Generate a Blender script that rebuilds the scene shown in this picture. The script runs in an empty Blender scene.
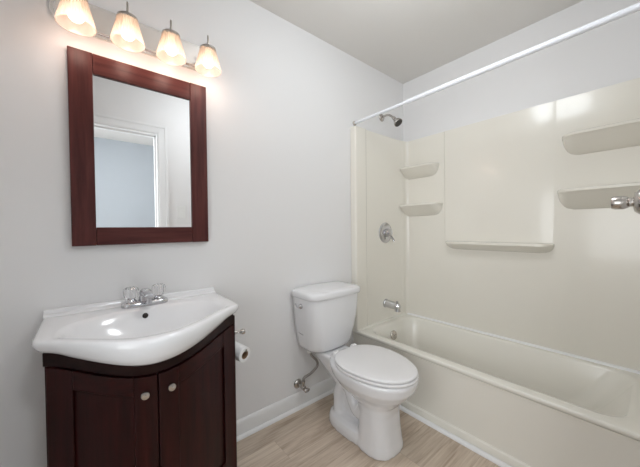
import bpy, bmesh, math, random
from mathutils import Vector, Matrix
random.seed(7)
S = bpy.context.scene
COL = S.collection
PI = math.pi

# ------------------------------------------------------------------ camera, world, light, exposure
CAM_Y, CAM_Z = -1.486, 1.152
cd = bpy.data.cameras.new('camera')
cd.sensor_fit = 'HORIZONTAL'
cd.sensor_width = 36.0
cd.lens = 36.0 * 283.07 / 640.0
cd.clip_start = 0.005
cam = bpy.data.objects.new('camera', cd)
COL.objects.link(cam)
yaw, pitch, roll = math.radians(39.61), math.radians(-1.004), math.radians(-0.585)
f = Vector((math.sin(yaw) * math.cos(pitch), math.cos(yaw) * math.cos(pitch), math.sin(pitch)))
r = Vector((math.cos(yaw), -math.sin(yaw), 0))
u = r.cross(f)
r2 = r * math.cos(roll) + u * math.sin(roll)
u2 = u * math.cos(roll) - r * math.sin(roll)
M = Matrix((r2, u2, -f)).transposed().to_4x4()
M.translation = Vector((0, CAM_Y, CAM_Z))
cam.matrix_world = M
S.camera = cam

w = bpy.data.worlds.new('world')
w.use_nodes = True
w.node_tree.nodes['Background'].inputs[0].default_value = (0.8, 0.85, 0.9, 1)
w.node_tree.nodes['Background'].inputs[1].default_value = 0.3
S.world = w
vs = S.view_settings
vs.view_transform = 'Standard'
vs.look = 'None'
vs.gamma = 1.0
vs.use_curve_mapping = False
vs.exposure = 0.28


def bulb(name, loc, rad, power, color):
    l = bpy.data.lights.new(name, 'POINT')
    l.shadow_soft_size = rad
    l.energy = power
    l.color = color
    o = bpy.data.objects.new(name, l)
    COL.objects.link(o)
    o.location = loc
    return o


HALL_POWER, ROOM_POWER, BULB_POWER = 19.0, 7.7, 0.40
bulb('hall_lamp_light', (0.25, -2.0, 2.25), 0.10, HALL_POWER, (0.90, 0.96, 1.0))
bulb('bath_lamp_light', (0.96, -0.88, 2.24), 0.12, ROOM_POWER, (0.89, 0.955, 1.0))


def fill_light(name, loc, w_, h_, power, color, spread=180):
    l = bpy.data.lights.new(name, 'AREA')
    l.shape = 'RECTANGLE'
    l.size, l.size_y = w_, h_
    l.energy = power
    l.color = color
    l.spread = math.radians(spread)
    o = bpy.data.objects.new(name, l)
    COL.objects.link(o)
    o.location = loc
    o.rotation_euler = (math.radians(90), 0, math.radians(-90))
    return o


# added fill lights at two invented, unseen windows: hall and left wall
fill_light('hall_fill_light', (-0.985, -2.35, 1.35), 1.1, 0.95, 22.0, (0.95, 0.98, 1.0), 130)
fill_light('bath_fill_light', (-0.402, -1.06, 1.15), 0.66, 0.80, 3.2, (0.95, 0.98, 1.0), 120)


# ------------------------------------------------------------------ helpers
def lin(c):
    return tuple((x / 12.92 if x <= 0.04045 else ((x + 0.055) / 1.055) ** 2.4) for x in c)


def srgb(r_, g_, b_):
    return lin((r_ / 255, g_ / 255, b_ / 255)) + (1,)


def mat(name, color, rough=0.5, metal=0.0, bump=0.0, bscale=60.0, var=0.0, vscale=8.0, coat=0.0, spec=0.5, **kw):
    m = bpy.data.materials.new(name)
    m.use_nodes = True
    nt = m.node_tree
    b = nt.nodes['Principled BSDF']
    b.inputs['Base Color'].default_value = color
    b.inputs['Roughness'].default_value = rough
    b.inputs['Metallic'].default_value = metal
    b.inputs['Coat Weight'].default_value = coat
    b.inputs['Coat Roughness'].default_value = 0.08
    b.inputs['Specular IOR Level'].default_value = spec
    for k, v in kw.items():
        b.inputs[k].default_value = v
    tc = nt.nodes.new('ShaderNodeTexCoord')
    if bump > 0:
        n = nt.nodes.new('ShaderNodeTexNoise')
        n.inputs['Scale'].default_value = bscale
        n.inputs['Detail'].default_value = 3
        bp = nt.nodes.new('ShaderNodeBump')
        bp.inputs['Strength'].default_value = bump
        bp.inputs['Distance'].default_value = 0.002
        nt.links.new(tc.outputs['Object'], n.inputs['Vector'])
        nt.links.new(n.outputs['Fac'], bp.inputs['Height'])
        nt.links.new(bp.outputs['Normal'], b.inputs['Normal'])
    if var > 0:
        n = nt.nodes.new('ShaderNodeTexNoise')
        n.inputs['Scale'].default_value = vscale
        mx = nt.nodes.new('ShaderNodeMixRGB')
        mx.inputs[1].default_value = color
        mx.inputs[2].default_value = tuple(c * (1 - var) for c in color[:3]) + (1,)
        nt.links.new(tc.outputs['Object'], n.inputs['Vector'])
        nt.links.new(n.outputs['Fac'], mx.inputs[0])
        nt.links.new(mx.outputs[0], b.inputs['Base Color'])
    return m


def wood_mat(name, c1, c2, axis, rough=0.35):
    """dark cherry with streaks along one axis (0 x, 2 z)"""
    m = bpy.data.materials.new(name)
    m.use_nodes = True
    nt = m.node_tree
    b = nt.nodes['Principled BSDF']
    b.inputs['Roughness'].default_value = rough
    b.inputs['Specular IOR Level'].default_value = 0.22
    tc = nt.nodes.new('ShaderNodeTexCoord')
    mp = nt.nodes.new('ShaderNodeMapping')
    sc = [42, 42, 42]
    sc[axis] = 3.0
    mp.inputs['Scale'].default_value = sc
    n = nt.nodes.new('ShaderNodeTexNoise')
    n.inputs['Scale'].default_value = 1.0
    n.inputs['Detail'].default_value = 6
    n.inputs['Roughness'].default_value = 0.6
    cr = nt.nodes.new('ShaderNodeValToRGB')
    cr.color_ramp.elements[0].position = 0.32
    cr.color_ramp.elements[0].color = c1
    cr.color_ramp.elements[1].position = 0.72
    cr.color_ramp.elements[1].color = c2
    bp = nt.nodes.new('ShaderNodeBump')
    bp.inputs['Strength'].default_value = 0.08
    bp.inputs['Distance'].default_value = 0.001
    L = nt.links.new
    L(tc.outputs['Object'], mp.inputs['Vector'])
    L(mp.outputs[0], n.inputs['Vector'])
    L(n.outputs['Fac'], cr.inputs[0])
    L(cr.outputs[0], b.inputs['Base Color'])
    L(n.outputs['Fac'], bp.inputs['Height'])
    L(bp.outputs[0], b.inputs['Normal'])
    return m


def floor_mat():
    m = bpy.data.materials.new('light_oak_vinyl_plank')
    m.use_nodes = True
    nt = m.node_tree
    L = nt.links.new
    b = nt.nodes['Principled BSDF']
    b.inputs['Roughness'].default_value = 0.5
    tc = nt.nodes.new('ShaderNodeTexCoord')
    br = nt.nodes.new('ShaderNodeTexBrick')
    br.offset = 0.37
    br.inputs['Scale'].default_value = 1.0
    br.inputs['Brick Width'].default_value = 1.22
    br.inputs['Row Height'].default_value = 0.152
    br.inputs['Mortar Size'].default_value = 0.0011
    br.inputs['Mortar Smooth'].default_value = 0.3
    br.inputs['Bias'].default_value = 0.0
    br.inputs['Color1'].default_value = (0, 0, 0, 1)
    br.inputs['Color2'].default_value = (1, 1, 1, 1)
    br.inputs['Mortar'].default_value = (0.5, 0.5, 0.5, 1)
    L(tc.outputs['Object'], br.inputs['Vector'])
    # shift the grain of each plank
    mul = nt.nodes.new('ShaderNodeVectorMath')
    mul.operation = 'SCALE'
    mul.inputs['Scale'].default_value = 9.0
    L(br.outputs['Color'], mul.inputs[0])
    add = nt.nodes.new('ShaderNodeVectorMath')
    L(tc.outputs['Object'], add.inputs[0])
    L(mul.outputs[0], add.inputs[1])
    def grain(sc, detail, dist):
        mp = nt.nodes.new('ShaderNodeMapping')
        mp.inputs['Scale'].default_value = sc
        n = nt.nodes.new('ShaderNodeTexNoise')
        n.inputs['Scale'].default_value = 1.0
        n.inputs['Detail'].default_value = detail
        n.inputs['Roughness'].default_value = 0.6
        n.inputs['Distortion'].default_value = dist
        L(add.outputs[0], mp.inputs['Vector'])
        L(mp.outputs[0], n.inputs['Vector'])
        return n
    g1 = grain((2.2, 16, 1), 4, 1.1)
    g2 = grain((5, 120, 1), 5, 0.3)
    mx = nt.nodes.new('ShaderNodeMixRGB')
    mx.inputs[0].default_value = 0.42
    L(g1.outputs['Fac'], mx.inputs[1])
    L(g2.outputs['Fac'], mx.inputs[2])
    cr = nt.nodes.new('ShaderNodeValToRGB')
    e = cr.color_ramp.elements
    e[0].position = 0.35
    e[0].color = srgb(168, 149, 130)
    e[1].position = 0.67
    e[1].color = srgb(218, 204, 187)
    e2 = e.new(0.5)
    e2.color = srgb(199, 182, 164)
    L(mx.outputs[0], cr.inputs[0])
    # per plank tint
    hs = nt.nodes.new('ShaderNodeHueSaturation')
    mr = nt.nodes.new('ShaderNodeMapRange')
    mr.inputs['To Min'].default_value = 0.92
    mr.inputs['To Max'].default_value = 1.06
    L(br.outputs['Color'], mr.inputs['Value'])
    L(mr.outputs[0], hs.inputs['Value'])
    L(cr.outputs[0], hs.inputs['Color'])
    seam = nt.nodes.new('ShaderNodeMixRGB')
    seam.inputs[2].default_value = srgb(176, 158, 140)
    L(br.outputs['Fac'], seam.inputs[0])
    L(hs.outputs[0], seam.inputs[1])
    L(seam.outputs[0], b.inputs['Base Color'])
    bp = nt.nodes.new('ShaderNodeBump')
    bp.inputs['Strength'].default_value = 0.12
    bp.inputs['Distance'].default_value = 0.001
    L(g2.outputs['Fac'], bp.inputs['Height'])
    L(bp.outputs[0], b.inputs['Normal'])
    return m


M_WALL = mat('white_wall_paint', srgb(234, 233, 233), 0.6, bump=0.05, bscale=180)
M_CEIL = mat('ceiling_paint', srgb(230, 227, 223), 0.8, bump=0.06, bscale=140)
M_TRIM = mat('white_trim_paint', srgb(236, 236, 236), 0.35, bump=0.02, bscale=40)
M_FLOOR = floor_mat()
M_CREAM = mat('cream_fibreglass', srgb(234, 230, 220), 0.27, var=0.03, vscale=3, coat=0.3)
M_TUB = mat('bone_tub_enamel', srgb(234, 231, 222), 0.22, var=0.03, vscale=4, coat=0.3)
M_PORC = mat('white_porcelain', srgb(232, 232, 234), 0.12, var=0.02, vscale=5, coat=0.5)
M_SEAT = mat('white_seat_plastic', srgb(233, 232, 233), 0.25, var=0.02, vscale=6)
M_WOODZ = wood_mat('dark_cherry_upright', srgb(31, 8, 8), srgb(57, 18, 16), 2)
M_WOODX = wood_mat('dark_cherry_level', srgb(31, 8, 8), srgb(57, 18, 16), 0)
M_FRAMEZ = wood_mat('lamplit_cherry_upright', srgb(66, 30, 28), srgb(98, 53, 49), 2)  # frame pair: cherry lightened in colour for the glow of the nearby lamps
M_FRAMEX = wood_mat('lamplit_cherry_level', srgb(66, 30, 28), srgb(98, 53, 49), 0)
M_DARKW = wood_mat('espresso_band', srgb(26, 9, 9), srgb(44, 18, 15), 0)
M_CHROME = mat('chrome', (0.62, 0.62, 0.64, 1), 0.09, 1.0, var=0.05, vscale=20)
M_NICKEL = mat('brushed_nickel', (0.52, 0.49, 0.46, 1), 0.24, 1.0, bump=0.04, bscale=220)
M_DARKM = mat('dark_nickel', (0.30, 0.27, 0.24, 1), 0.28, 1.0, var=0.1, vscale=30)
M_BLACK = mat('dark_hole', (0.02, 0.012, 0.01, 1), 0.7, var=0.2)
M_RUBBER = mat('grey_nozzle_rubber', (0.06, 0.055, 0.05, 1), 0.6, bump=0.5, bscale=400)
M_MIRROR = mat('mirror_silver', (0.93, 0.94, 0.945, 1), 0.01, 1.0, var=0.004)
M_PAPER = mat('white_tissue', srgb(240, 240, 240), 0.95, bump=0.15, bscale=300, spec=0.1)
M_CARD = mat('brown_card_tube', srgb(150, 120, 92), 0.9, var=0.15, vscale=40)
M_ACRYL = mat('clear_acrylic', (0.97, 0.97, 0.98, 1), 0.03, var=0.01, **{'Transmission Weight': 0.92, 'IOR': 1.46})
M_ROD = mat('white_rod_enamel', srgb(236, 238, 244), 0.25, var=0.02)
M_PLASTIC = mat('white_plastic', srgb(238, 238, 236), 0.35, var=0.02)
M_BRAID = mat('braided_steel', (0.36, 0.34, 0.32, 1), 0.35, 0.9, bump=0.8, bscale=700)
M_PLATE = mat('polished_light_plate', (0.92, 0.90, 0.88, 1), 0.2, 0.8, var=0.03)


def emit_mat(name, color, strength):
    m = bpy.data.materials.new(name)
    m.use_nodes = True
    nt = m.node_tree
    b = nt.nodes['Principled BSDF']
    b.inputs['Base Color'].default_value = (0.9, 0.9, 0.9, 1)
    b.inputs['Emission Color'].default_value = color
    b.inputs['Emission Strength'].default_value = strength
    return m


def shade_mat():
    m = bpy.data.materials.new('ribbed_frosted_glass')
    m.use_nodes = True
    nt = m.node_tree
    L = nt.links.new
    for n in list(nt.nodes):
        nt.nodes.remove(n)
    out = nt.nodes.new('ShaderNodeOutputMaterial')
    tl = nt.nodes.new('ShaderNodeBsdfTranslucent')
    tl.inputs['Color'].default_value = (0.90, 0.80, 0.72, 1)
    tr = nt.nodes.new('ShaderNodeBsdfTransparent')
    tr.inputs['Color'].default_value = (1.0, 0.97, 0.94, 1)
    gl = nt.nodes.new('ShaderNodeBsdfGlossy')
    gl.inputs['Roughness'].default_value = 0.12
    df = nt.nodes.new('ShaderNodeBsdfDiffuse')
    df.inputs['Color'].default_value = (0.9, 0.86, 0.82, 1)
    a = nt.nodes.new('ShaderNodeMixShader')
    a.inputs[0].default_value = 0.42
    b = nt.nodes.new('ShaderNodeMixShader')
    b.inputs[0].default_value = 0.06
    c = nt.nodes.new('ShaderNodeMixShader')
    c.inputs[0].default_value = 0.2
    L(tl.outputs[0], c.inputs[1])
    L(df.outputs[0], c.inputs[2])
    L(c.outputs[0], a.inputs[1])
    L(tr.outputs[0], a.inputs[2])
    L(a.outputs[0], b.inputs[1])
    L(gl.outputs[0], b.inputs[2])
    L(b.outputs[0], out.inputs[0])
    return m


M_SHADE = shade_mat()
M_BULB = emit_mat('lit_bulb', (1.0, 0.80, 0.60, 1), 1.5)
M_DIFF = emit_mat('lit_diffuser', (1.0, 0.97, 0.94, 1), 4.0)


class MB:
    def __init__(self):
        self.bm = bmesh.new()

    def box(self, x0, x1, y0, y1, z0, z1):
        x0, x1 = sorted((x0, x1)); y0, y1 = sorted((y0, y1)); z0, z1 = sorted((z0, z1))
        v = [self.bm.verts.new((x, y, z)) for z in (z0, z1) for y in (y0, y1) for x in (x0, x1)]
        for q in ((0, 2, 3, 1), (4, 5, 7, 6), (0, 1, 5, 4), (2, 6, 7, 3), (0, 4, 6, 2), (1, 3, 7, 5)):
            self.bm.faces.new([v[i] for i in q])
        return self

    def loft(self, rings, cap0=True, cap1=True, closed=True):
        """rings: lists of points, same count"""
        vr = [[self.bm.verts.new(p) for p in ring] for ring in rings]
        n = len(vr[0])
        for a, b in zip(vr[:-1], vr[1:]):
            for i in range(n if closed else n - 1):
                j = (i + 1) % n
                try:
                    self.bm.faces.new((a[i], a[j], b[j], b[i]))
                except ValueError:
                    pass
        if cap0:
            self.bm.faces.new(list(reversed(vr[0])))
        if cap1:
            self.bm.faces.new(vr[-1])
        return self

    def lathe(self, prof, origin, axis='z', n=32, cap0=True, cap1=True):
        """prof: (radius, distance along axis)"""
        o = Vector(origin)
        if isinstance(axis, str):
            axis = {'x': (1, 0, 0), 'y': (0, 1, 0), 'z': (0, 0, 1), '-y': (0, -1, 0), '-z': (0, 0, -1), '-x': (-1, 0, 0)}[axis]
        a = Vector(axis).normalized()
        b = a.orthogonal().normalized()
        c = a.cross(b)
        rings = []
        for rad, t in prof:
            rings.append([o + a * t + (b * math.cos(2 * PI * k / n) + c * math.sin(2 * PI * k / n)) * max(rad, 1e-4) for k in range(n)])
        return self.loft(rings, cap0, cap1)

    def tube(self, pts, rad, n=12, smooth=0, cap=True):
        pts = [Vector(p) for p in pts]
        if smooth:
            pts = spline(pts, smooth)
        rads = rad if isinstance(rad, (list, tuple)) else [rad] * len(pts)
        if len(rads) != len(pts):
            rr = []
            for i in range(len(pts)):
                t = i / (len(pts) - 1) * (len(rads) - 1)
                k = min(int(t), len(rads) - 2)
                rr.append(rads[k] + (rads[k + 1] - rads[k]) * (t - k))
            rads = rr
        rings = []
        up = None
        for i, p in enumerate(pts):
            t = (pts[min(i + 1, len(pts) - 1)] - pts[max(i - 1, 0)]).normalized()
            if up is None:
                up = t.orthogonal().normalized()
            up = (up - t * up.dot(t)).normalized()
            s = t.cross(up)
            rings.append([p + (up * math.cos(2 * PI * k / n) + s * math.sin(2 * PI * k / n)) * rads[i] for k in range(n)])
        return self.loft(rings, cap, cap)

    def prism(self, poly, z0, z1):
        return self.loft([[(x, y, z0) for x, y in poly], [(x, y, z1) for x, y in poly]])

    def prism_x(self, poly, x0, x1):
        """poly in (y, z)"""
        return self.loft([[(x0, y, z) for y, z in poly], [(x1, y, z) for y, z in poly]])

    def prism_y(self, poly, y0, y1):
        """poly in (x, z)"""
        return self.loft([[(x, y0, z) for x, z in poly], [(x, y1, z) for x, z in poly]])

    def build(self, name, m, parent=None, bevel=0.0, seg=2, sharp=38, subsurf=0, remesh=0.0, smooth_it=0):
        bm = self.bm
        bmesh.ops.recalc_face_normals(bm, faces=bm.faces)
        root = parent
        while root is not None and root.parent is not None:
            root = root.parent
        if root is not None:
            off = Vector(root.location)
            if root.type == 'EMPTY':
                for v in bm.verts:
                    v.co -= off
        for fc in bm.faces:
            fc.smooth = True
        for e in bm.edges:
            if len(e.link_faces) == 2:
                if e.calc_face_angle(0) > math.radians(sharp):
                    e.smooth = False
        me = bpy.data.meshes.new(name)
        bm.to_mesh(me)
        bm.free()
        me.materials.append(m)
        o = bpy.data.objects.new(name, me)
        COL.objects.link(o)
        if parent is not None:
            o.parent = parent
        if remesh:
            md = o.modifiers.new('remesh', 'REMESH')
            md.mode = 'VOXEL'
            md.voxel_size = remesh
            md.use_smooth_shade = True
            if smooth_it:
                sm = o.modifiers.new('smooth', 'SMOOTH')
                sm.factor = 0.5
                sm.iterations = smooth_it
        if bevel:
            bv = o.modifiers.new('bevel', 'BEVEL')
            bv.width = bevel
            bv.segments = seg
            bv.limit_method = 'ANGLE'
            bv.angle_limit = math.radians(40)
            bv.harden_normals = False
        if subsurf:
            ss = o.modifiers.new('subsurf', 'SUBSURF')
            ss.levels = subsurf
            ss.render_levels = subsurf
        return o


def spline(pts, sub):
    out = []
    P = [pts[0]] + list(pts) + [pts[-1]]
    for i in range(1, len(P) - 2):
        p0, p1, p2, p3 = P[i - 1:i + 3]
        for k in range(sub):
            t = k / sub
            out.append(0.5 * ((2 * p1) + (p2 - p0) * t + (2 * p0 - 5 * p1 + 4 * p2 - p3) * t * t + (3 * p1 - p0 - 3 * p2 + p3) * t ** 3))
    out.append(pts[-1])
    return out


def thing(name, label, cat, loc, group=None):
    o = bpy.data.objects.new(name, None)
    o.empty_display_size = 0.05
    COL.objects.link(o)
    o.location = loc
    o['label'] = label
    o['category'] = cat
    if group:
        o['group'] = group
    return o


def tag(o, label, cat, group=None):
    o['label'] = label
    o['category'] = cat
    if group:
        o['group'] = group
    return o


def struct(o, label=None, cat=None):
    o['kind'] = 'structure'
    if label:
        o['label'] = label
        o['category'] = cat
    return o


def superellipse(cx, cy, a, b, z, n=40, p=2.6, bfront=None):
    """ring in plan; bfront: half length towards -y if different"""
    out = []
    for k in range(n):
        t = 2 * PI * k / n
        c, s = math.cos(t), math.sin(t)
        x = a * math.copysign(abs(c) ** (2 / p), c)
        bb = b if s > 0 or bfront is None else bfront
        y = bb * math.copysign(abs(s) ** (2 / p), s)
        out.append((cx + x, cy + y, z))
    return out


# ------------------------------------------------------------------ setting
CEIL = 2.437
XW, XL = 2.211, -0.42          # right (tub) wall, left wall
YF = -1.50                     # wall with the doorway, behind the camera
DX0, DX1, DZ = -0.27, 0.535, 2.045
HY = -3.5

struct(MB().box(-1.1, XW + 0.1, HY - 0.1, 0.1, -0.06, 0).build('floor', M_FLOOR), 'light oak vinyl plank floor', 'floor')
struct(MB().box(-1.1, XW + 0.1, HY - 0.1, 0.1, CEIL, CEIL + 0.08).build('ceiling', M_CEIL), 'plain off-white bathroom ceiling', 'ceiling')
struct(MB().box(XL - 0.1, XW + 0.1, 0, 0.1, 0, CEIL).build('wall_back', M_WALL), 'white painted wall behind vanity, mirror and toilet', 'wall')
struct(MB().box(XW, XW + 0.1, YF - 0.12, 0, 0, CEIL).build('wall_right', M_WALL), 'white painted wall above the long side of the tub', 'wall')
struct(MB().box(XL - 0.1, XL, YF - 0.12, 0, 0, CEIL).build('wall_left', M_WALL), 'white painted wall left of the vanity', 'wall')
wf = MB()
wf.box(XL, DX0, YF - 0.12, YF, 0, CEIL).box(DX1, XW, YF - 0.12, YF, 0, CEIL).box(DX0, DX1, YF - 0.12, YF, DZ, CEIL)
struct(wf.build('wall_front', M_WALL), 'white painted wall with the doorway seen in the mirror', 'wall')
M_HALL = mat('hall_wall_paint', srgb(168, 173, 178), 0.6, bump=0.05, bscale=160)
struct(MB().box(-1.1, XW + 0.1, HY - 0.1, HY, 0, CEIL).build('wall_hall', M_HALL), 'pale grey hall wall seen in the mirror', 'wall')
struct(MB().box(-1.1, -1.0, HY, YF - 0.12, 0, CEIL).build('wall_hall_left', M_HALL))
struct(MB().box(1.6, 1.7, HY, YF - 0.12, 0, CEIL).build('wall_hall_right', M_HALL))

# invented frosted windows, out of view, added to house the fill lights
M_PANE = mat('frosted_pane', (0.85, 0.88, 0.9, 1), 0.4, var=0.02)
for nm, x0, wy0, wy1, wz0, wz1 in (('fill_window_1', -1.0, -2.93, -1.77, 0.85, 1.85), ('fill_window_2', XL, -1.41, -0.71, 0.73, 1.57)):
    wn = MB()
    x1 = x0 + 0.022
    wn.box(x0, x1, wy0 - 0.06, wy0, wz0 - 0.06, wz1 + 0.06).box(x0, x1, wy1, wy1 + 0.06, wz0 - 0.06, wz1 + 0.06)
    wn.box(x0, x1, wy0, wy1, wz1, wz1 + 0.06).box(x0, x1, wy0, wy1, wz0 - 0.06, wz0)
    wno = struct(wn.build(nm, M_TRIM, bevel=0.002), 'added white framed frosted window housing an unseen fill light', 'window')
    MB().box(x0 + 0.001, x0 + 0.007, wy0, wy1, wz0, wz1).build('fill_window_pane', M_PANE, wno)

# door lining and casing of the doorway (reflected in the mirror)
jm = MB()
jt = 0.018
jm.box(DX0, DX0 + jt, YF - 0.125, YF + 0.004, 0, DZ)
jm.box(DX1 - jt, DX1, YF - 0.125, YF + 0.004, 0, DZ)
jm.box(DX0 + jt, DX1 - jt, YF - 0.125, YF + 0.004, DZ - jt, DZ)
jm.box(DX1 - jt - 0.012, DX1 - jt, YF - 0.08, YF - 0.045, 0, DZ - jt)
jm.box(DX0 + jt, DX0 + jt + 0.012, YF - 0.08, YF - 0.045, 0, DZ - jt)
jm.box(DX0 + jt, DX1 - jt, YF - 0.08, YF - 0.045, DZ - jt - 0.012, DZ - jt)
struct(jm.build('door_1', M_TRIM), 'white door lining seen in the mirror', 'door frame')
cs = MB()
cw = 0.066
for side, x in ((1, DX1), (-1, DX0)):
    xa, xb = x - side * 0.006, x + side * cw
    cs.box(xa, xb, YF, YF + 0.012, 0, DZ + cw)
    cs.box(xb - side * 0.02, xb, YF + 0.012, YF + 0.018, 0, DZ + cw)
cs.box(DX0, DX1, YF, YF + 0.012, DZ - 0.006, DZ + cw)
cs.box(DX0 - cw + 0.02, DX1 + cw - 0.02, YF + 0.012, YF + 0.018, DZ + cw - 0.02, DZ + cw)
struct(cs.build('trim_1', M_TRIM, bevel=0.002), 'white door casing seen in the mirror', 'trim')

# narrow closet door beside the doorway that carries the knob
d2 = MB().box(0.83, 1.215, YF, YF + 0.024, 0.02, 2.0)
struct(d2.build('door_2', M_TRIM, bevel=0.003), 'white slab closet door beside the doorway', 'door')

# baseboards
def baseboard(name, x0, x1):
    prof = [(0, 0), (-0.012, 0), (-0.012, 0.075), (-0.010, 0.082), (-0.009, 0.088), (-0.006, 0.094), (-0.002, 0.1), (0, 0.1)]
    b = MB().prism_x(prof, x0, x1)
    shoe = [(-0.012, 0.0), (-0.026, 0.0), (-0.0255, 0.008), (-0.022, 0.013), (-0.017, 0.017), (-0.012, 0.019)]
    b.prism_x(shoe, x0, x1)
    return struct(b.build(name, M_TRIM), 'white baseboard along the wall behind the toilet', 'baseboard')


baseboard('baseboard_back', XL, 1.528)
bl = MB().box(XL, XL + 0.012, YF, -0.026, 0, 0.1)
struct(bl.build('baseboard_left', M_TRIM, bevel=0.003), 'white baseboard along the left wall', 'baseboard')
qr = [(1.529, 0), (1.512, 0), (1.5125, 0.007), (1.516, 0.013), (1.521, 0.017), (1.529, 0.019)]
struct(MB().prism_y(qr, -0.03, YF).build('trim_2', M_TRIM), 'thin white quarter-round moulding along the tub foot', 'trim')

# ------------------------------------------------------------------ bathtub
TZ = 0.392
TX0, TX1 = 1.53, 2.205
TYA, TYB = -0.006, -1.494
PX, PY, PY2 = 2.175, -0.055, -1.455       # faces of the surround


def rrect(x0, x1, y0, y1, rad, z, n=8):
    pts = []
    for (cx, cy, a0) in ((x1 - rad, y1 - rad, 0), (x0 + rad, y1 - rad, PI / 2), (x0 + rad, y0 + rad, PI), (x1 - rad, y0 + rad, 1.5 * PI)):
        for k in range(n):
            a = a0 + PI / 2 * k / (n - 1)
            pts.append((cx + rad * math.cos(a), cy + rad * math.sin(a), z))
    return pts


tub = thing('bathtub', 'bone-white alcove bathtub under the shower surround on the right', 'bathtub', (1.87, -0.75, 0))
bas = MB()
ix0, ix1, iy0, iy1 = 1.605, 2.125, -1.40, -0.115
bas.loft([
    rrect(TX0 + 0.01, TX1, TYB, TYA, 0.012, TZ - 0.026),
    rrect(TX0, TX1, TYB, TYA, 0.012, TZ - 0.018),
    rrect(TX0, TX1, TYB, TYA, 0.012, TZ - 0.006),
    rrect(TX0 + 0.002, TX1, TYB, TYA, 0.012, TZ - 0.0015),
    rrect(TX0 + 0.006, TX1, TYB, TYA, 0.012, TZ),
    rrect(ix0 - 0.02, ix1 + 0.016, iy0 - 0.02, iy1 + 0.02, 0.10, TZ),
    rrect(ix0 - 0.008, ix1 + 0.006, iy0 - 0.008, iy1 + 0.008, 0.10, TZ - 0.004),
    rrect(ix0, ix1, iy0, iy1, 0.10, TZ - 0.016),
    rrect(ix0 + 0.015, ix1 - 0.015, iy0 + 0.05, iy1 - 0.012, 0.10, TZ - 0.09),
    rrect(ix0 + 0.035, ix1 - 0.035, iy0 + 0.13, iy1 - 0.03, 0.10, TZ - 0.20),
    rrect(ix0 + 0.055, ix1 - 0.055, iy0 + 0.19, iy1 - 0.05, 0.10, TZ - 0.265),
    rrect(ix0 + 0.08, ix1 - 0.08, iy0 + 0.235, iy1 - 0.08, 0.09, TZ - 0.295),
    rrect(ix0 + 0.12, ix1 - 0.12, iy0 + 0.28, iy1 - 0.12, 0.07, TZ - 0.305),
], cap0=False)
bas.build('basin', M_TUB, tub, sharp=60)
ap = MB()
# apron with a slightly proud skirt at the foot
ap.prism_y([(TX0 + 0.006, 0.0), (TX0 + 0.002, 0.002), (TX0 + 0.002, 0.050), (TX0 + 0.005, 0.055), (TX0 + 0.013, 0.058), (TX0 + 0.014, 0.07), (TX0 + 0.010, TZ - 0.05), (TX0 + 0.005, TZ - 0.026), (TX0 + 0.05, TZ - 0.026), (TX0 + 0.05, 0.0)], TYA, TYB)
ap.build('apron', M_TUB, tub, sharp=50)
ov = MB()
ovn = Vector((0, -1, 0.2)).normalized()
oc = Vector((1.868, -0.131, 0.300))
ov.lathe([(0.036, 0.0), (0.036, 0.006), (0.032, 0.011), (0.015, 0.013), (0.0, 0.013)], oc, ovn, 28)
ovo = ov.build('overflow_plate', M_NICKEL, tub)
ovo['label'] = 'brushed nickel overflow plate'
ol = MB()
ol.tube([oc + ovn * 0.012, oc + ovn * 0.024 + Vector((0, 0, 0.004)), oc + ovn * 0.03 + Vector((0, 0, 0.012))], 0.004, 8)
ol.build('trip_lever', M_NICKEL, ovo)
dr = MB().lathe([(0.034, 0), (0.034, 0.003), (0.026, 0.005), (0.024, 0.002), (0.0, 0.002)], (1.865, -0.30, TZ - 0.305), 'z', 24)
dr.build('drain', M_NICKEL, tub)

# ------------------------------------------------------------------ tub surround
SZ0, SZ1 = TZ, 1.900
sur = thing('tub_surround', 'glossy cream moulded wall surround with ledges above the bathtub', 'tub surround', (1.87, -0.75, TZ))


def fillet(cx, cy, rad, a0, a1, n=8):
    return [(cx + rad * math.cos(a0 + (a1 - a0) * k / n), cy + rad * math.sin(a0 + (a1 - a0) * k / n)) for k in range(n + 1)]


def end_panel(ys, yw):
    """ys: face of panel, yw: wall side.  s = direction from face to wall"""
    s = 1 if yw > ys else -1
    rr = 0.012
    poly = [(1.53, yw), (1.53, ys + s * rr)]
    poly += [(1.53 + rr - rr * math.cos(PI / 2 * k / 5), ys + s * rr - s * rr * math.sin(PI / 2 * k / 5)) for k in range(1, 6)]
    poly += [(1.642, ys), (1.652, ys + s * 0.007), (1.658, ys + s * 0.011)]
    poly += [(2.10, ys + s * 0.011), (2.112, ys + s * 0.006), (2.135, ys), (PX + 0.005, ys), (PX + 0.005, yw)]
    return poly


MB().prism(end_panel(PY, -0.003), SZ0, SZ1).build('end_panel', M_CREAM, sur, sharp=30)
MB().prism(end_panel(PY2, YF + 0.003), SZ0, SZ1).build('end_panel', M_CREAM, sur, sharp=30)
poly = [(XW - 0.004, PY + 0.02), (PX, PY + 0.02), (PX, PY)]
rr = 0.035
poly = [(XW - 0.004, PY - 0.0), (PX - rr, PY - 0.0)]
poly += [(PX - rr + rr * math.sin(PI / 2 * k / 8), PY - rr + rr * math.cos(PI / 2 * k / 8)) for k in range(1, 9)]
poly += [(PX - rr + rr * math.cos(PI / 2 * k / 8), PY2 + rr - rr * math.sin(PI / 2 * k / 8)) for k in range(0, 9)]
poly += [(XW - 0.004, PY2)]
MB().prism(poly, SZ0, SZ1).build('back_panel', M_CREAM, sur, sharp=30)
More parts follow.
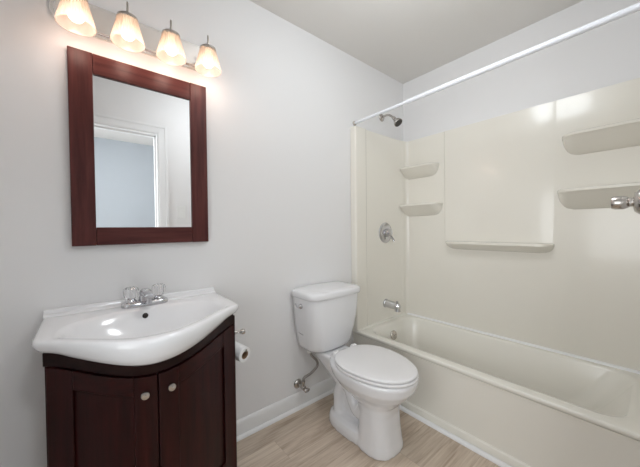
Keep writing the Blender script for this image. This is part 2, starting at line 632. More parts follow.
# white bead where the panels meet the tub deck
cb = MB()
cb.prism_y([(PX + 0.002, TZ - 0.001), (PX - 0.013, TZ - 0.001), (PX - 0.013, TZ + 0.006), (PX - 0.009, TZ + 0.011), (PX + 0.002, TZ + 0.013)], PY - 0.004, PY2 + 0.004)
cbo = cb.build('sealing_bead', M_TRIM, sur, sharp=60)
MB().prism_x([(PY + 0.004, TZ - 0.001), (PY - 0.009, TZ - 0.001), (PY - 0.009, TZ + 0.005), (PY - 0.006, TZ + 0.009), (PY + 0.013, TZ + 0.010)], 1.535, PX - 0.004).build('sealing_bead', M_TUB, sur, sharp=60)
# raised middle field above the soap ledge: straight left edge, facet on the right
cp = MB()
LZ = 1.045
A0 = [(PX + 0.000, -0.392, SZ1 - 0.001), (PX - 0.007, -0.402, SZ1 - 0.001), (PX - 0.007, -1.022, SZ1 - 0.001), (PX + 0.000, -1.080, SZ1 - 0.001)]
A1 = [(PX + 0.000, -0.395, LZ), (PX - 0.007, -0.405, LZ), (PX - 0.007, -0.937, LZ), (PX + 0.000, -1.066, LZ)]
B0 = [(PX + 0.004, -1.080, SZ1 - 0.001), (PX + 0.004, -0.392, SZ1 - 0.001)]
B1 = [(PX + 0.004, -1.066, LZ), (PX + 0.004, -0.395, LZ)]
cp.loft([A1 + B1, A0 + B0])
cp.build('raised_field', M_CREAM, sur, sharp=8)


def ledge(ya, yb, round_a, round_b, ztop, depth, height, label=None):
    """moulded ledge on the back panel: thin flat lip, underside sloping back to the wall"""
    b = MB()
    rings = []
    for k in range(14):
        if k == 0:
            z, dd, sh, q = ztop, depth - 0.005, 0.003, 0
        elif k == 1:
            z, dd, sh, q = ztop - 0.003, depth, 0.0, 0
        elif k == 2:
            z, dd, sh, q = ztop - 0.017, depth, 0.0, 0
        elif k == 3:
            z, dd, sh, q = ztop - 0.021, depth - 0.006, 0.003, 0
        else:
            q = (k - 3) / 10
            z = ztop - 0.021 - (height - 0.021) * q
            dd = max((depth - 0.006) * (1 - q) ** 0.85, 0.002)
            sh = 0.003 + 0.07 * (1 - math.sqrt(max(1 - q * q, 0)))
        y0 = ya - (sh if round_a else 0)
        y1 = yb + (sh if round_b else 0)
        n = 12
        ey = 0.075
        ring = [(PX + 0.003, y0, z)]
        for i in range(n + 1):
            a = PI / 2 * i / n
            if round_a:
                ring.append((PX - dd * math.sin(a), y0 - ey + ey * math.cos(a), z))
            else:
                ring.append((PX - dd * i / n, y0, z))
        for i in range(n + 1):
            a = PI / 2 * (1 - i / n)
            if round_b:
                ring.append((PX - dd * math.sin(a), y1 + ey - ey * math.cos(a), z))
            else:
                ring.append((PX - dd * (1 - i / n), y1, z))
        ring.append((PX + 0.003, y1, z))
        rings.append(ring)
    b.loft(rings)
    return b.build('ledge', M_CREAM, sur, sharp=50)


def name_part(o, label):
    o['label'] = label


name_part(ledge(PY - 0.0, -0.352, False, True, 1.664, 0.095, 0.095), 'upper corner ledge by the shower head')
name_part(ledge(PY - 0.0, -0.382, False, True, 1.350, 0.10, 0.10), 'lower corner ledge by the shower head')
name_part(ledge(-1.108, PY2, True, False, 1.672, 0.10, 0.115), 'upper corner ledge at the right edge')
name_part(ledge(-1.088, PY2, True, False, 1.362, 0.105, 0.115), 'lower corner ledge at the right edge')
name_part(ledge(-0.415, -1.073, True, True, 1.047, 0.085, 0.062), 'long soap ledge in the middle of the back panel')

# ------------------------------------------------------------------ shower fittings
VX = 1.886
sh = thing('wall_shower', 'small nickel shower head on a bent arm high above the valve', 'shower head', (1.90, -0.002, 2.062))
MB().lathe([(0.031, 0), (0.031, 0.004), (0.024, 0.012), (0.012, 0.016)], (1.90, -0.001, 2.062), '-y', 28).build('flange', M_NICKEL, sh)
MB().tube([(1.90, -0.004, 2.062), (1.90, -0.05, 2.066), (1.90, -0.085, 2.055), (1.90, -0.125, 2.02)], 0.0085, 14, 6).build('shower_arm', M_NICKEL, sh)
hd = Vector((0.0, -0.66, -0.75)).normalized()
ho = Vector((1.90, -0.118, 2.027))
head = MB().lathe([(0.012, 0.0), (0.014, 0.008), (0.015, 0.016), (0.012, 0.022), (0.016, 0.03), (0.028, 0.05), (0.034, 0.062), (0.035, 0.072), (0.033, 0.075)], ho, hd, 32).build('shower_head', M_NICKEL, sh)
MB().lathe([(0.031, 0.0745), (0.031, 0.0775), (0.02, 0.0785), (0.0, 0.079)], ho, hd, 32).build('spray_face', M_RUBBER, head)['label'] = 'dark rubber spray face'

sv = thing('shower_valve', 'round chrome shower valve plate with a lever on the end panel', 'shower valve', (VX, PY + 0.012, 1.11))
yf_ = PY + 0.0115
MB().lathe([(0.083, 0), (0.083, 0.004), (0.077, 0.010), (0.055, 0.014), (0.036, 0.016), (0.0, 0.016)], (VX, yf_, 1.112), '-y', 40).build('escutcheon', M_CHROME, sv)
MB().lathe([(0.034, 0.014), (0.033, 0.03), (0.029, 0.045), (0.024, 0.056), (0.012, 0.06), (0, 0.06)], (VX, yf_, 1.112), '-y', 32).build('hub', M_CHROME, sv)
MB().tube([(VX, yf_ - 0.046, 1.11), (VX + 0.012, yf_ - 0.05, 1.085), (VX + 0.026, yf_ - 0.058, 1.058), (VX + 0.030, yf_ - 0.062, 1.042)], [0.013, 0.010, 0.008, 0.009], 14, 5).build('lever', M_CHROME, sv)

sp = thing('tub_spout', 'chrome tub spout below the shower valve', 'tub spout', (VX, PY + 0.012, 0.53))
spb = MB()
spb.lathe([(0.035, 0), (0.035, 0.006), (0.031, 0.012)], (VX, yf_, 0.535), '-y', 28)
rings = []
for k in range(15):
    t = k / 14
    y = yf_ - 0.01 - 0.125 * t
    rx = 0.031 - 0.003 * t
    rz = 0.031 - 0.003 * t
    zc = 0.535 - 0.006 * t
    if k > 11:
        q = (k - 11) / 3
        rx *= (1 - 0.45 * q * q)
        rz *= (1 - 0.35 * q * q)
    rings.append([(VX + rx * math.cos(2 * PI * i / 24), y, zc + rz * math.sin(2 * PI * i / 24)) for i in range(24)])
spb.loft(rings)
spb.lathe([(0.02, 0.0), (0.023, 0.03), (0.024, 0.043), (0.019, 0.043)], (VX, yf_ - 0.115, 0.535), '-z', 20)
spb.build('spout_body', M_CHROME, sp, sharp=50)
MB().lathe([(0.006, 0.0), (0.006, 0.012), (0.009, 0.015), (0.009, 0.021), (0.0, 0.023)], (VX, yf_ - 0.112, 0.550), 'z', 14).build('diverter_knob', M_CHROME, sp)

rod = thing('shower_curtain_rod', 'white telescoping shower curtain rod across the tub opening', 'curtain rod', (1.574, -0.002, 1.942))
RZ = 1.944
MB().lathe([(0.017, 0), (0.017, 0.006), (0.014, 0.014), (0.011, 0.016)], (1.574, -0.0005, RZ - 0.003), '-y', 24).build('end_cap', M_NICKEL, rod)
MB().tube([(1.574, -0.012, RZ - 0.003), (1.574, -0.47, RZ)], 0.0105, 20).build('thin_tube', M_ROD, rod)
MB().tube([(1.574, -0.455, RZ), (1.574, YF + 0.012, RZ + 0.008)], 0.0135, 20).build('thick_tube', M_ROD, rod)
MB().lathe([(0.018, 0), (0.018, 0.006), (0.015, 0.014), (0.0145, 0.016)], (1.574, YF + 0.0005, RZ + 0.008), 'y', 24).build('end_cap', M_NICKEL, rod)

# ------------------------------------------------------------------ vanity: cabinet and sink top
VC = 0.1975
van = thing('vanity_cabinet', 'dark cherry bow-front vanity cabinet under the white sink', 'cabinet', (VC, -0.2, 0))
HW = 0.3025


XS = -0.030                     # the belly of the front is deepest a little left of the middle


def belly(x, hw):
    return min((x - XS) / (hw - XS) if x > XS else (XS - x) / (hw + XS), 1.0)


def bow(x, base, amp):
    uu = belly(x, HW)
    return -(base + amp * math.cos(PI / 2 * uu) ** 1.35)


def sag(x):
    """door tops and top rail dip towards the middle, following the belly of the sink"""
    return 0.048 * math.cos(PI / 2 * belly(x, HW)) ** 1.3


def bow_strip(mb, x0, x1, z0, z1, base, amp, thick, n=20, s0=0.0, s1=0.0):
    """curved slab following the bow: front at base/amp, thick towards the wall"""
    rings = []
    for k in range(n + 1):
        x = x0 + (x1 - x0) * k / n
        y = bow(x, base, amp)
        za, zb = z0 - s0 * sag(x), z1 - s1 * sag(x)
        rings.append([(VC + x, y, za), (VC + x, y + thick, za), (VC + x, y + thick, zb), (VC + x, y, zb)])
    mb.loft(rings)
    return mb


def bow_poly(base, amp, yb, hw=HW, n=40):
    p = [(VC - hw, yb), (VC + hw, yb)]
    for k in range(n + 1):
        x = hw - 2 * hw * k / n
        p.append((VC + x, bow(x * HW / hw, base, amp)))
    return p


CB, CA = 0.288, 0.158
MB().box(VC - HW, VC - HW + 0.016, -CB + 0.002, -0.028, 0, 0.772).build('side_panel', M_WOODZ, van, bevel=0.001)
MB().box(VC + HW - 0.016, VC + HW, -CB + 0.002, -0.028, 0, 0.772).build('side_panel', M_WOODZ, van, bevel=0.001)
bd = MB()
bow_strip(bd, -HW, HW, 0.09, 0.735, CB - 0.014, CA, 0.016, 40, 0, 1)
bd.build('face_frame', M_WOODZ, van, sharp=50)
bow_strip(MB(), -HW - 0.004, HW - 0.006, 0.738, 0.779, CB - 0.002, CA, 0.02, 40, 1, 0.5).build('top_rail', M_DARKW, van, bevel=0.002, sharp=50)
bow_strip(MB(), -HW + 0.02, HW - 0.02, 0.0, 0.09, CB - 0.05, CA, 0.016, 40).build('toe_kick', M_DARKW, van, sharp=50)
MB().prism(bow_poly(CB - 0.02, CA, -0.03, HW - 0.017), 0.09, 0.105).build('bottom_shelf', M_WOODX, van)


def door(x0, x1, kx):
    d = MB()
    st = 0.062
    z0, z1 = 0.10, 0.734
    fb = CB + 0.005
    bow_strip(d, x0, x0 + st, z0, z1, fb, CA, 0.018, 8, 0, 1)
    dd = d.build('door', M_WOODZ, van, bevel=0.002, sharp=50)
    bow_strip(MB(), x1 - st, x1, z0, z1, fb, CA, 0.018, 8, 0, 1).build('door_stile', M_WOODZ, dd, bevel=0.002, sharp=50)
    bow_strip(MB(), x0 + st, x1 - st, z1 - 0.058, z1, fb, CA, 0.018, 12, 1, 1).build('door_rail', M_WOODX, dd, bevel=0.002, sharp=50)
    bow_strip(MB(), x0 + st, x1 - st, z0, z0 + 0.07, fb, CA, 0.018, 12).build('door_rail', M_WOODX, dd, bevel=0.002, sharp=50)
    bow_strip(MB(), x0 + st - 0.004, x1 - st + 0.004, z0 + 0.06, z1 - 0.05, fb - 0.009, CA, 0.008, 12, 0, 1).build('door_panel', M_WOODZ, dd, sharp=50)
    ky = bow(kx, fb, CA)
    kb = MB().lathe([(0.006, 0.0), (0.005, 0.010), (0.008, 0.014), (0.0125, 0.019), (0.0135, 0.024), (0.011, 0.029), (0.0, 0.031)], (VC + kx, ky + 0.001, 0.640), '-y', 24)
    kb.build('knob', M_NICKEL, dd)['label'] = 'small round nickel knob'


door(-HW + 0.003, -0.0285, -0.065)
door(-0.0245, HW - 0.003, 0.010)

# sink top
SC = 0.188
snk = thing('vanity_sink', 'white bow-front porcelain sink top with oval basin on dark cabinet', 'sink', (SC, -0.2, 0.78))
SZ = 0.833
SHW = 0.318


def sink_front(x):
    uu = belly(x, SHW)
    return -(0.335 + 0.205 * math.cos(PI / 2 * uu) ** 1.35)


outl = []
outl += [(-SHW + 2 * SHW * k / 30, -0.004) for k in range(31)]
for k in range(1, 13):
    y = -0.004 - (0.335 - 0.004) * k / 13
    outl.append((SHW, y))
NB = 50
for k in range(NB + 1):
    x = SHW - 2 * SHW * k / NB
    outl.append((x, sink_front(x)))
for k in range(1, 13):
    y = -0.335 + 0.331 * k / 13
    outl.append((-SHW, y))
# round the plan corners a little
for _ in range(2):
    nn = len(outl)
    outl = [(0.25 * outl[i - 1][0] + 0.5 * outl[i][0] + 0.25 * outl[(i + 1) % nn][0], 0.25 * outl[i - 1][1] + 0.5 * outl[i][1] + 0.25 * outl[(i + 1) % nn][1]) for i in range(nn)]
BC = (0.0, -0.285)


def lip(x, y):
    if y > -0.30:
        return 0.036
    return 0.036 + 0.046 * math.cos(PI / 2 * belly(x, SHW)) ** 1.2 * min(1, (-0.30 - y) / 0.1)


def ring_scaled(inset, zfun):
    out = []
    for x, y in outl:
        dx, dy = x - BC[0], y - BC[1]
        L_ = math.hypot(dx, dy)
        s = (L_ - inset) / L_
        out.append((SC + BC[0] + dx * s, min(BC[1] + dy * s, -0.003), zfun(x, y)))
    return out


def basin_ring(a, b, bf, z, margin=0.0):
    """oval of the basin, never nearer to the rim than the margin"""
    out = []
    for x, y in outl:
        dx, dy = x - BC[0], y - BC[1]
        L_ = math.hypot(dx, dy)
        c, s_ = dx / L_, dy / L_
        p_ = 2.3
        re_ = ((abs(c) / a) ** p_ + (abs(s_) / (b if s_ > 0 else bf)) ** p_) ** (-1 / p_)
        m_ = L_ - 0.034 - margin
        k_ = 40.0
        rr_ = -math.log(math.exp(-k_ * re_) + math.exp(-k_ * m_)) / k_ + 0.6 * math.log(2) / k_ * math.exp(-abs(re_ - m_) * 20)
        rr_ = min(rr_, L_ - 0.022 - margin)
        out.append((SC + BC[0] + c * rr_, BC[1] + s_ * rr_, z))
    return out


sb = MB()
sb.loft([
    ring_scaled(0.07, lambda x, y: SZ - lip(x, y) - 0.001),
    ring_scaled(0.022, lambda x, y: SZ - lip(x, y)),
    ring_scaled(0.011, lambda x, y: SZ - lip(x, y) * 0.9),
    ring_scaled(0.004, lambda x, y: SZ - lip(x, y) * 0.66),
    ring_scaled(0.0, lambda x, y: SZ - lip(x, y) * 0.36),
    ring_scaled(0.0015, lambda x, y: SZ - lip(x, y) * 0.16),
    ring_scaled(0.006, lambda x, y: SZ - 0.0015),
    ring_scaled(0.013, lambda x, y: SZ),
    basin_ring(0.274, 0.178, 0.215, SZ - 0.001, 0.0),
    basin_ring(0.264, 0.169, 0.207, SZ - 0.004, 0.008),
    basin_ring(0.254, 0.159, 0.198, SZ - 0.012, 0.017),
    basin_ring(0.235, 0.143, 0.182, SZ - 0.040, 0.032),
    basin_ring(0.206, 0.122, 0.156, SZ - 0.075, 0.055),
    basin_ring(0.152, 0.090, 0.105, SZ - 0.108, 0.09),
    basin_ring(0.080, 0.050, 0.055, SZ - 0.122, 0.14),
    basin_ring(0.022, 0.022, 0.022, SZ - 0.125, 0.2),
], cap0=False)
sb.build('basin_top', M_PORC, snk, sharp=70)
MB().prism_x([(-0.003, SZ - 0.02), (-0.003, SZ + 0.022), (-0.008, SZ + 0.024), (-0.016, SZ + 0.022), (-0.019, SZ + 0.014), (-0.022, SZ + 0.008), (-0.034, SZ + 0.006), (-0.040, SZ), (-0.040, SZ - 0.02)], SC - SHW + 0.002, SC + SHW - 0.002).build('splash_lip', M_PORC, snk, bevel=0.002, sharp=60)
# overflow hole on the rear wall of the basin
on = Vector((0, -0.84, 0.54)).normalized()
oo = Vector((SC - 0.006, BC[1] + 0.1465, SZ - 0.030))
MB().lathe([(0.0105, -0.004), (0.0105, 0.0015), (0.008, 0.003), (0.0, 0.003)], oo, on, 20).build('overflow_hole', M_BLACK, snk)['label'] = 'dark overflow hole'
MB().lathe([(0.021, 0), (0.021, 0.003), (0.016, 0.005), (0.0, 0.006)], (SC, BC[1], SZ - 0.125), 'z', 24).build('drain', M_CHROME, snk)

# faucet
FX, FY = 0.192, -0.073
fa = thing('faucet', 'chrome centerset faucet with two clear acrylic knobs on the sink', 'faucet', (FX, FY, SZ))
fb = MB()
fb.loft([superellipse(FX, FY, 0.086, 0.030, SZ - 0.001, 40, 3.2), superellipse(FX, FY, 0.087, 0.031, SZ + 0.008, 40, 3.2), superellipse(FX, FY, 0.084, 0.028, SZ + 0.017, 40, 3.2), superellipse(FX, FY, 0.078, 0.022, SZ + 0.021, 40, 3.2)])
fb.build('deck_plate', M_CHROME, fa, sharp=50)
spm = MB()
spm.loft([superellipse(FX, FY, 0.026, 0.022, SZ + 0.016, 24, 2.4), superellipse(FX, FY - 0.002, 0.024, 0.021, SZ + 0.035, 24, 2.4), superellipse(FX, FY - 0.006, 0.023, 0.020, SZ + 0.060, 24, 2.4), superellipse(FX, FY - 0.010, 0.014, 0.013, SZ + 0.070, 24, 2.4)])
rings = []
for k in range(12):
    t = k / 11
    y = FY - 0.004 - 0.095 * t
    zc = SZ + 0.050 + 0.012 * math.sin(t * PI * 0.62) - 0.008 * t
    wx = 0.022 - 0.007 * t
    hz = 0.015 - 0.003 * t
    rings.append([(FX + wx * math.cos(2 * PI * i / 20), y, zc + hz * math.sin(2 * PI * i / 20)) for i in range(20)])
spm.loft(rings)
spm.lathe([(0.010, 0.0), (0.010, 0.018), (0.008, 0.018)], (FX, FY - 0.092, SZ + 0.044), '-z', 16)
spm.build('spout', M_CHROME, fa, sharp=55)
MB().lathe([(0.003, 0), (0.003, 0.03), (0.006, 0.033), (0.006, 0.039), (0, 0.041)], (FX, FY + 0.016, SZ + 0.018), 'z', 14).build('lift_rod', M_CHROME, fa)
for s in (-1, 1):
    hx = FX + s * 0.051
    hb = MB().lathe([(0.021, 0.014), (0.019, 0.026), (0.013, 0.034), (0.010, 0.038)], (hx, FY, SZ), 'z', 24).build('handle_base', M_CHROME, fa)
    prof = [(0.013, 0.034), (0.021, 0.038), (0.0245, 0.049), (0.0255, 0.064), (0.0235, 0.076), (0.017, 0.081), (0.0, 0.082)]
    o_ = MB()
    rings = []
    for rad, t in prof:
        rings.append([(hx + rad * (1 + (0.09 if i % 4 < 2 else -0.09)) * math.cos(2 * PI * i / 32), FY + rad * (1 + (0.09 if i % 4 < 2 else -0.09)) * math.sin(2 * PI * i / 32), SZ + t) for i in range(32)])
    o_.loft(rings)
    o_.build('handle_knob', M_ACRYL, hb, sharp=30)['label'] = 'clear fluted acrylic knob'

# ------------------------------------------------------------------ mirror
mir = thing('wall_mirror', 'rectangular wall mirror in a wide dark cherry frame above the sink', 'mirror', (0.217, -0.002, 1.48))
mx0, mx1, mz0, mz1 = -0.0425, 0.479, 1.092, 1.867
fy = -0.022
sw = 0.076
for xa, xb in ((mx0, mx0 + sw), (mx1 - sw, mx1)):
    MB().box(xa, xb, fy, -0.001, mz0, mz1).build('frame_stile', M_FRAMEZ, mir, bevel=0.0022)
MB().box(mx0 + sw + 0.0005, mx1 - sw - 0.0005, fy + 0.0008, -0.001, mz1 - 0.082, mz1 - 0.0008).build('frame_rail', M_FRAMEX, mir, bevel=0.0022)
MB().box(mx0 + sw + 0.0005, mx1 - sw - 0.0005, fy + 0.0008, -0.001, mz0 + 0.0008, mz0 + 0.074).build('frame_rail', M_FRAMEX, mir, bevel=0.0022)
MB().box(mx0 + sw - 0.01, mx1 - sw + 0.01, -0.0115, -0.004, mz0 + 0.066, mz1 - 0.074).build('mirror_glass', M_MIRROR, mir)['label'] = 'silvered mirror glass'

# ------------------------------------------------------------------ vanity light
LX = 0.2225
vl = thing('vanity_light', 'four-lamp vanity light bar with ribbed glass bell shades above the mirror', 'light fixture', (LX, -0.002, 2.005))
def stadium(hw, hh, n=16):
    pts = []
    for k in range(n + 1):
        a = -PI / 2 + PI * k / n
        pts.append((LX + hw - hh + hh * math.cos(a), 2.005 + hh * math.sin(a)))
    for k in range(n + 1):
        a = PI / 2 + PI * k / n
        pts.append((LX - hw + hh + hh * math.cos(a), 2.005 + hh * math.sin(a)))
    return pts
def st_ring(hw, hh, y):
    return [(x, y, z) for x, z in stadium(hw, hh)]
MB().loft([st_ring(0.314, 0.064, -0.001), st_ring(0.314, 0.064, -0.008), st_ring(0.311, 0.061, -0.011), st_ring(0.303, 0.053, -0.011), st_ring(0.300, 0.050, -0.018), st_ring(0.296, 0.046, -0.021)]).build('back_plate', M_PLATE, vl, sharp=30)
SY = -0.12
for i in range(4):
    sx = LX + 0.001 + (i - 1.5) * 0.157
    arm = MB()
    arm.lathe([(0.015, 0), (0.015, 0.004), (0.009, 0.010)], (sx, -0.0205, 2.018), '-y', 18)
    arm.tube([(sx, -0.024, 2.018), (sx, -0.06, 2.020), (sx, -0.095, 2.030), (sx, -0.115, 2.028), (sx, SY, 2.018), (sx, SY, 2.000)], 0.0055, 12, 5)
    a_ = arm.build('arm', M_CHROME, vl, sharp=60)
    MB().lathe([(0.0035, 2.022), (0.0042, 2.030), (0.0042, 2.056), (0.003, 2.062), (0.0, 2.063)], (sx, SY - 0.002, 0), 'z', 12).build('finial', M_NICKEL, a_)
    MB().lathe([(0.008, 2.010), (0.029, 2.007), (0.0355, 2.002), (0.0365, 1.993), (0.034, 1.990)], (sx, SY, 0), 'z', 32).build('shade_holder', M_NICKEL, a_)
    prof = [(0.031, 2.000), (0.0345, 1.992), (0.039, 1.972), (0.045, 1.948), (0.051, 1.925), (0.056, 1.906), (0.0575, 1.899)]
    rings = []
    N = 112
    for rad, z in prof:
        amp = 0.0019 if z > 1.903 else 0.0
        rings.append([(sx + (rad + amp * (1 if k % 4 < 2 else -1)) * math.cos(2 * PI * k / N), SY + (rad + amp * (1 if k % 4 < 2 else -1)) * math.sin(2 * PI * k / N), z) for k in range(N)])
    rings += [[(sx + (rad - 0.0035) * math.cos(2 * PI * k / N), SY + (rad - 0.0035) * math.sin(2 * PI * k / N), z) for k in range(N)] for rad, z in reversed(prof)]
    MB().loft(rings, False, False).build('lamp_shade', M_SHADE, vl, sharp=30)
    MB().lathe([(0.012, 2.005), (0.013, 1.99), (0.016, 1.972), (0.022, 1.957), (0.025, 1.942), (0.024, 1.928), (0.016, 1.918), (0.0, 1.914)], (sx, SY, 0), 'z', 24).build('bulb', M_BULB, vl)
    pl = bpy.data.lights.new('vanity_bulb_light', 'POINT')
    pl.energy = BULB_POWER
    pl.color = (1.0, 0.76, 0.64)
    pl.shadow_soft_size = 0.03
    po = bpy.data.objects.new('vanity_bulb_light', pl)
    COL.objects.link(po)
    po.location = (sx, SY, 1.885)

# ------------------------------------------------------------------ toilet
TC = 1.192
toi = thing('toilet', 'white two-piece toilet with closed lid between vanity and tub', 'toilet', (TC, -0.38, 0))
bw = MB()
# front column and bowl
secs = [  # z, half width, y back, y front, exponent
    (0.000, 0.116, -0.41, -0.640, 2.7),
    (0.020, 0.116, -0.41, -0.640, 2.7),
    (0.050, 0.110, -0.425, -0.633, 2.8),
    (0.110, 0.105, -0.435, -0.624, 2.9),
    (0.190, 0.102, -0.435, -0.618, 2.8),
    (0.235, 0.106, -0.42, -0.626, 2.6),
    (0.268, 0.126, -0.36, -0.655, 2.4),
    (0.305, 0.156, -0.28, -0.694, 2.3),
    (0.345, 0.177, -0.235, -0.722, 2.3),
    (0.385, 0.184, -0.22, -0.733, 2.3),
    (0.400, 0.180, -0.22, -0.728, 2.3),
]
bw.loft([superellipse(TC, (yb + yfr) / 2 if z < 0.24 else -0.47, hw, (yb - yfr) / 2 if z < 0.24 else yb + 0.47, z, 48, p, bfront=(yb - yfr) / 2 if z < 0.24 else -0.47 - yfr) for z, hw, yb, yfr, p in secs])
# rear foot
bw.loft([superellipse(TC, -0.365, 0.116, 0.180, 0.0, 40, 2.8), superellipse(TC, -0.365, 0.116, 0.180, 0.035, 40, 2.8), superellipse(TC, -0.365, 0.108, 0.172, 0.06, 40, 2.8), superellipse(TC, -0.365, 0.085, 0.15, 0.072, 40, 2.6)])
# rear neck and deck under the tank
bw.loft([superellipse(TC, -0.35, 0.044, 0.08, 0.03, 40, 2.6), superellipse(TC, -0.34, 0.044, 0.09, 0.18, 40, 2.6), superellipse(TC, -0.27, 0.080, 0.15, 0.29, 40, 2.8), superellipse(TC, -0.20, 0.090, 0.165, 0.345, 40, 3.0), superellipse(TC, -0.19, 0.100, 0.165, 0.378, 40, 3.2), superellipse(TC, -0.19, 0.097, 0.16, 0.394, 40, 3.2)])
# trapway bulges on both sides
for s in (-1, 1):
    x = TC + s * 0.042
    bw.tube([(x, -0.52, 0.27), (x + s * 0.008, -0.47, 0.19), (x + s * 0.006, -0.43, 0.145), (x + s * 0.004, -0.385, 0.18), (x, -0.345, 0.24), (x, -0.305, 0.245), (x, -0.270, 0.19), (x, -0.262, 0.13), (x, -0.275, 0.03)], [0.030, 0.040, 0.040, 0.036, 0.034, 0.036, 0.038, 0.034, 0.044], 18, 5)
bwo = bw.build('bowl', M_PORC, toi, remesh=0.006, smooth_it=6)

TB, TT = 0.396, 0.731


def tank_outline(hw, dep, z, yb=-0.010, cr_=0.06, bulge=0.022):
    yfr = yb - dep

    def fr(x):
        return yfr - bulge * (1 - (x / hw) ** 2)
    y1 = fr(-hw + cr_) + cr_
    ring = [(TC + hw - 0.012 - (2 * hw - 0.024) * i / 16, yb, z) for i in range(17)]
    ring += [(TC - hw, yb - 0.012 + (y1 - yb + 0.012) * i / 6, z) for i in range(7)]
    for i in range(1, 11):
        a = PI / 2 * i / 10
        ring.append((TC - hw + cr_ - cr_ * math.cos(a), y1 - cr_ * math.sin(a), z))
    ring += [(TC - hw + cr_ + (2 * hw - 2 * cr_) * i / 20, fr(-hw + cr_ + (2 * hw - 2 * cr_) * i / 20), z) for i in range(1, 20)]
    for i in range(10, 0, -1):
        a = PI / 2 * i / 10
        ring.append((TC + hw - cr_ + cr_ * math.cos(a), y1 - cr_ * math.sin(a), z))
    ring += [(TC + hw, yb - 0.012 + (y1 - yb + 0.012) * (1 - i / 6), z) for i in range(7)]
    return ring


def tank_size(z):
    t = (z - TB) / (TT - TB)
    return 0.158 + 0.047 * (1 - (1 - t) ** 2.0), 0.165 + 0.040 * (1 - (1 - t) ** 1.8)


def tank_corner(z, ang, out=0.0):
    """point on the rounded front left corner; ang 0 = side, 90 = front"""
    hw, dep = tank_size(z)
    cr_, yb = 0.075, -0.012
    x1 = TC - hw + cr_
    y1 = yb - dep - 0.022 * (1 - ((-hw + cr_) / hw) ** 2) + cr_
    a = math.radians(ang)
    return Vector((x1 - (cr_ + out) * math.cos(a), y1 - (cr_ + out) * math.sin(a), z))


rings = []
for k in range(19):
    z = TB + (TT - TB) * k / 18
    hw, dep = tank_size(z)
    if k == 0:
        hw -= 0.012
        dep -= 0.012
    rings.append(tank_outline(hw, dep, z, -0.012, 0.075))
tko = MB().loft(rings).build('tank', M_PORC, toi, sharp=55)
MB().loft([tank_outline(hw, dep, z) for hw, dep, z in ((0.200, 0.198, 0.7295), (0.213, 0.213, 0.7335), (0.215, 0.215, 0.741), (0.215, 0.215, 0.761), (0.211, 0.211, 0.769), (0.199, 0.200, 0.775), (0.165, 0.168, 0.7785), (0.08, 0.09, 0.780))]).build('tank_lid', M_PORC, toi, sharp=60)
# flush lever
p0 = Vector((TC - tank_size(0.686)[0], -0.108, 0.686))
nd = Vector((-1, 0, 0))
tdir = Vector((0, 1, 0))
fl = MB()
fl.lathe([(0.015, -0.004), (0.015, 0.008), (0.012, 0.013), (0.008, 0.02), (0, 0.021)], p0, nd, 20)
fl.tube([p0 + nd * 0.016, p0 + nd * 0.02 + tdir * 0.014, p0 + nd * 0.018 + tdir * 0.03 + Vector((0, 0, 0.003)), p0 + nd * 0.010 + tdir * 0.045 + Vector((0, 0, 0.005))], [0.006, 0.0055, 0.005, 0.006], 10, 4)
fl.build('flush_lever', M_CHROME, toi)['label'] = 'chrome flush lever'
# small dark maker's mark low on the left side of the tank
lg = MB()
for i in range(9):
    hh = (0.007, 0.0035, 0.005, 0.0035, 0.0055, 0.0035, 0.006, 0.0035, 0.005)[i]
    zz = 0.506 - i * 0.0006
    ya = -0.052 - i * 0.0052
    q = [Vector((TC - tank_size(zz + dz)[0] - o_, ya - da, zz + dz)) for dz in (0, hh) for da in (0, 0.0034) for o_ in (-0.002, 0.0006)]
    vv = [lg.bm.verts.new(p) for p in q]
    for fidx in ((0, 1, 3, 2), (4, 6, 7, 5), (0, 4, 5, 1), (2, 3, 7, 6), (0, 2, 6, 4), (1, 5, 7, 3)):
        lg.bm.faces.new([vv[t] for t in fidx])
lg.build('maker_mark', mat('grey_mark', (0.10, 0.10, 0.11, 1), 0.5, var=0.1), tko)['label'] = "tiny dark maker's mark"


def egg(a, yb, yfr, z, n=64, inset=0.0):
    """seat outline: blunt back, egg-shaped front"""
    cy = -0.455
    out = []
    for k in range(n):
        t = 2 * PI * k / n
        c, s = math.cos(t), math.sin(t)
        if s < 0:
            x = (a - inset) * math.copysign(abs(c) ** 0.94, c)
            y = cy + (cy - yfr - inset) * s * 1.0
        else:
            x = (a - inset) * math.copysign(abs(c) ** (0.62), c) * (1 - 0.24 * s)
            y = cy + (yb - cy - inset) * (abs(s) ** 0.62)
        out.append((TC + x, y, z))
    return out


def pad(z0, z1, a, yb, yfr, rnd):
    return [egg(a, yb, yfr, z0, inset=rnd), egg(a, yb, yfr, z0 + rnd * 0.5, inset=rnd * 0.2), egg(a, yb, yfr, (z0 + z1) / 2), egg(a, yb, yfr, z1 - rnd * 0.7, inset=rnd * 0.15), egg(a, yb, yfr, z1 - rnd * 0.2, inset=rnd * 0.7), egg(a, yb, yfr, z1, inset=rnd * 1.8)]


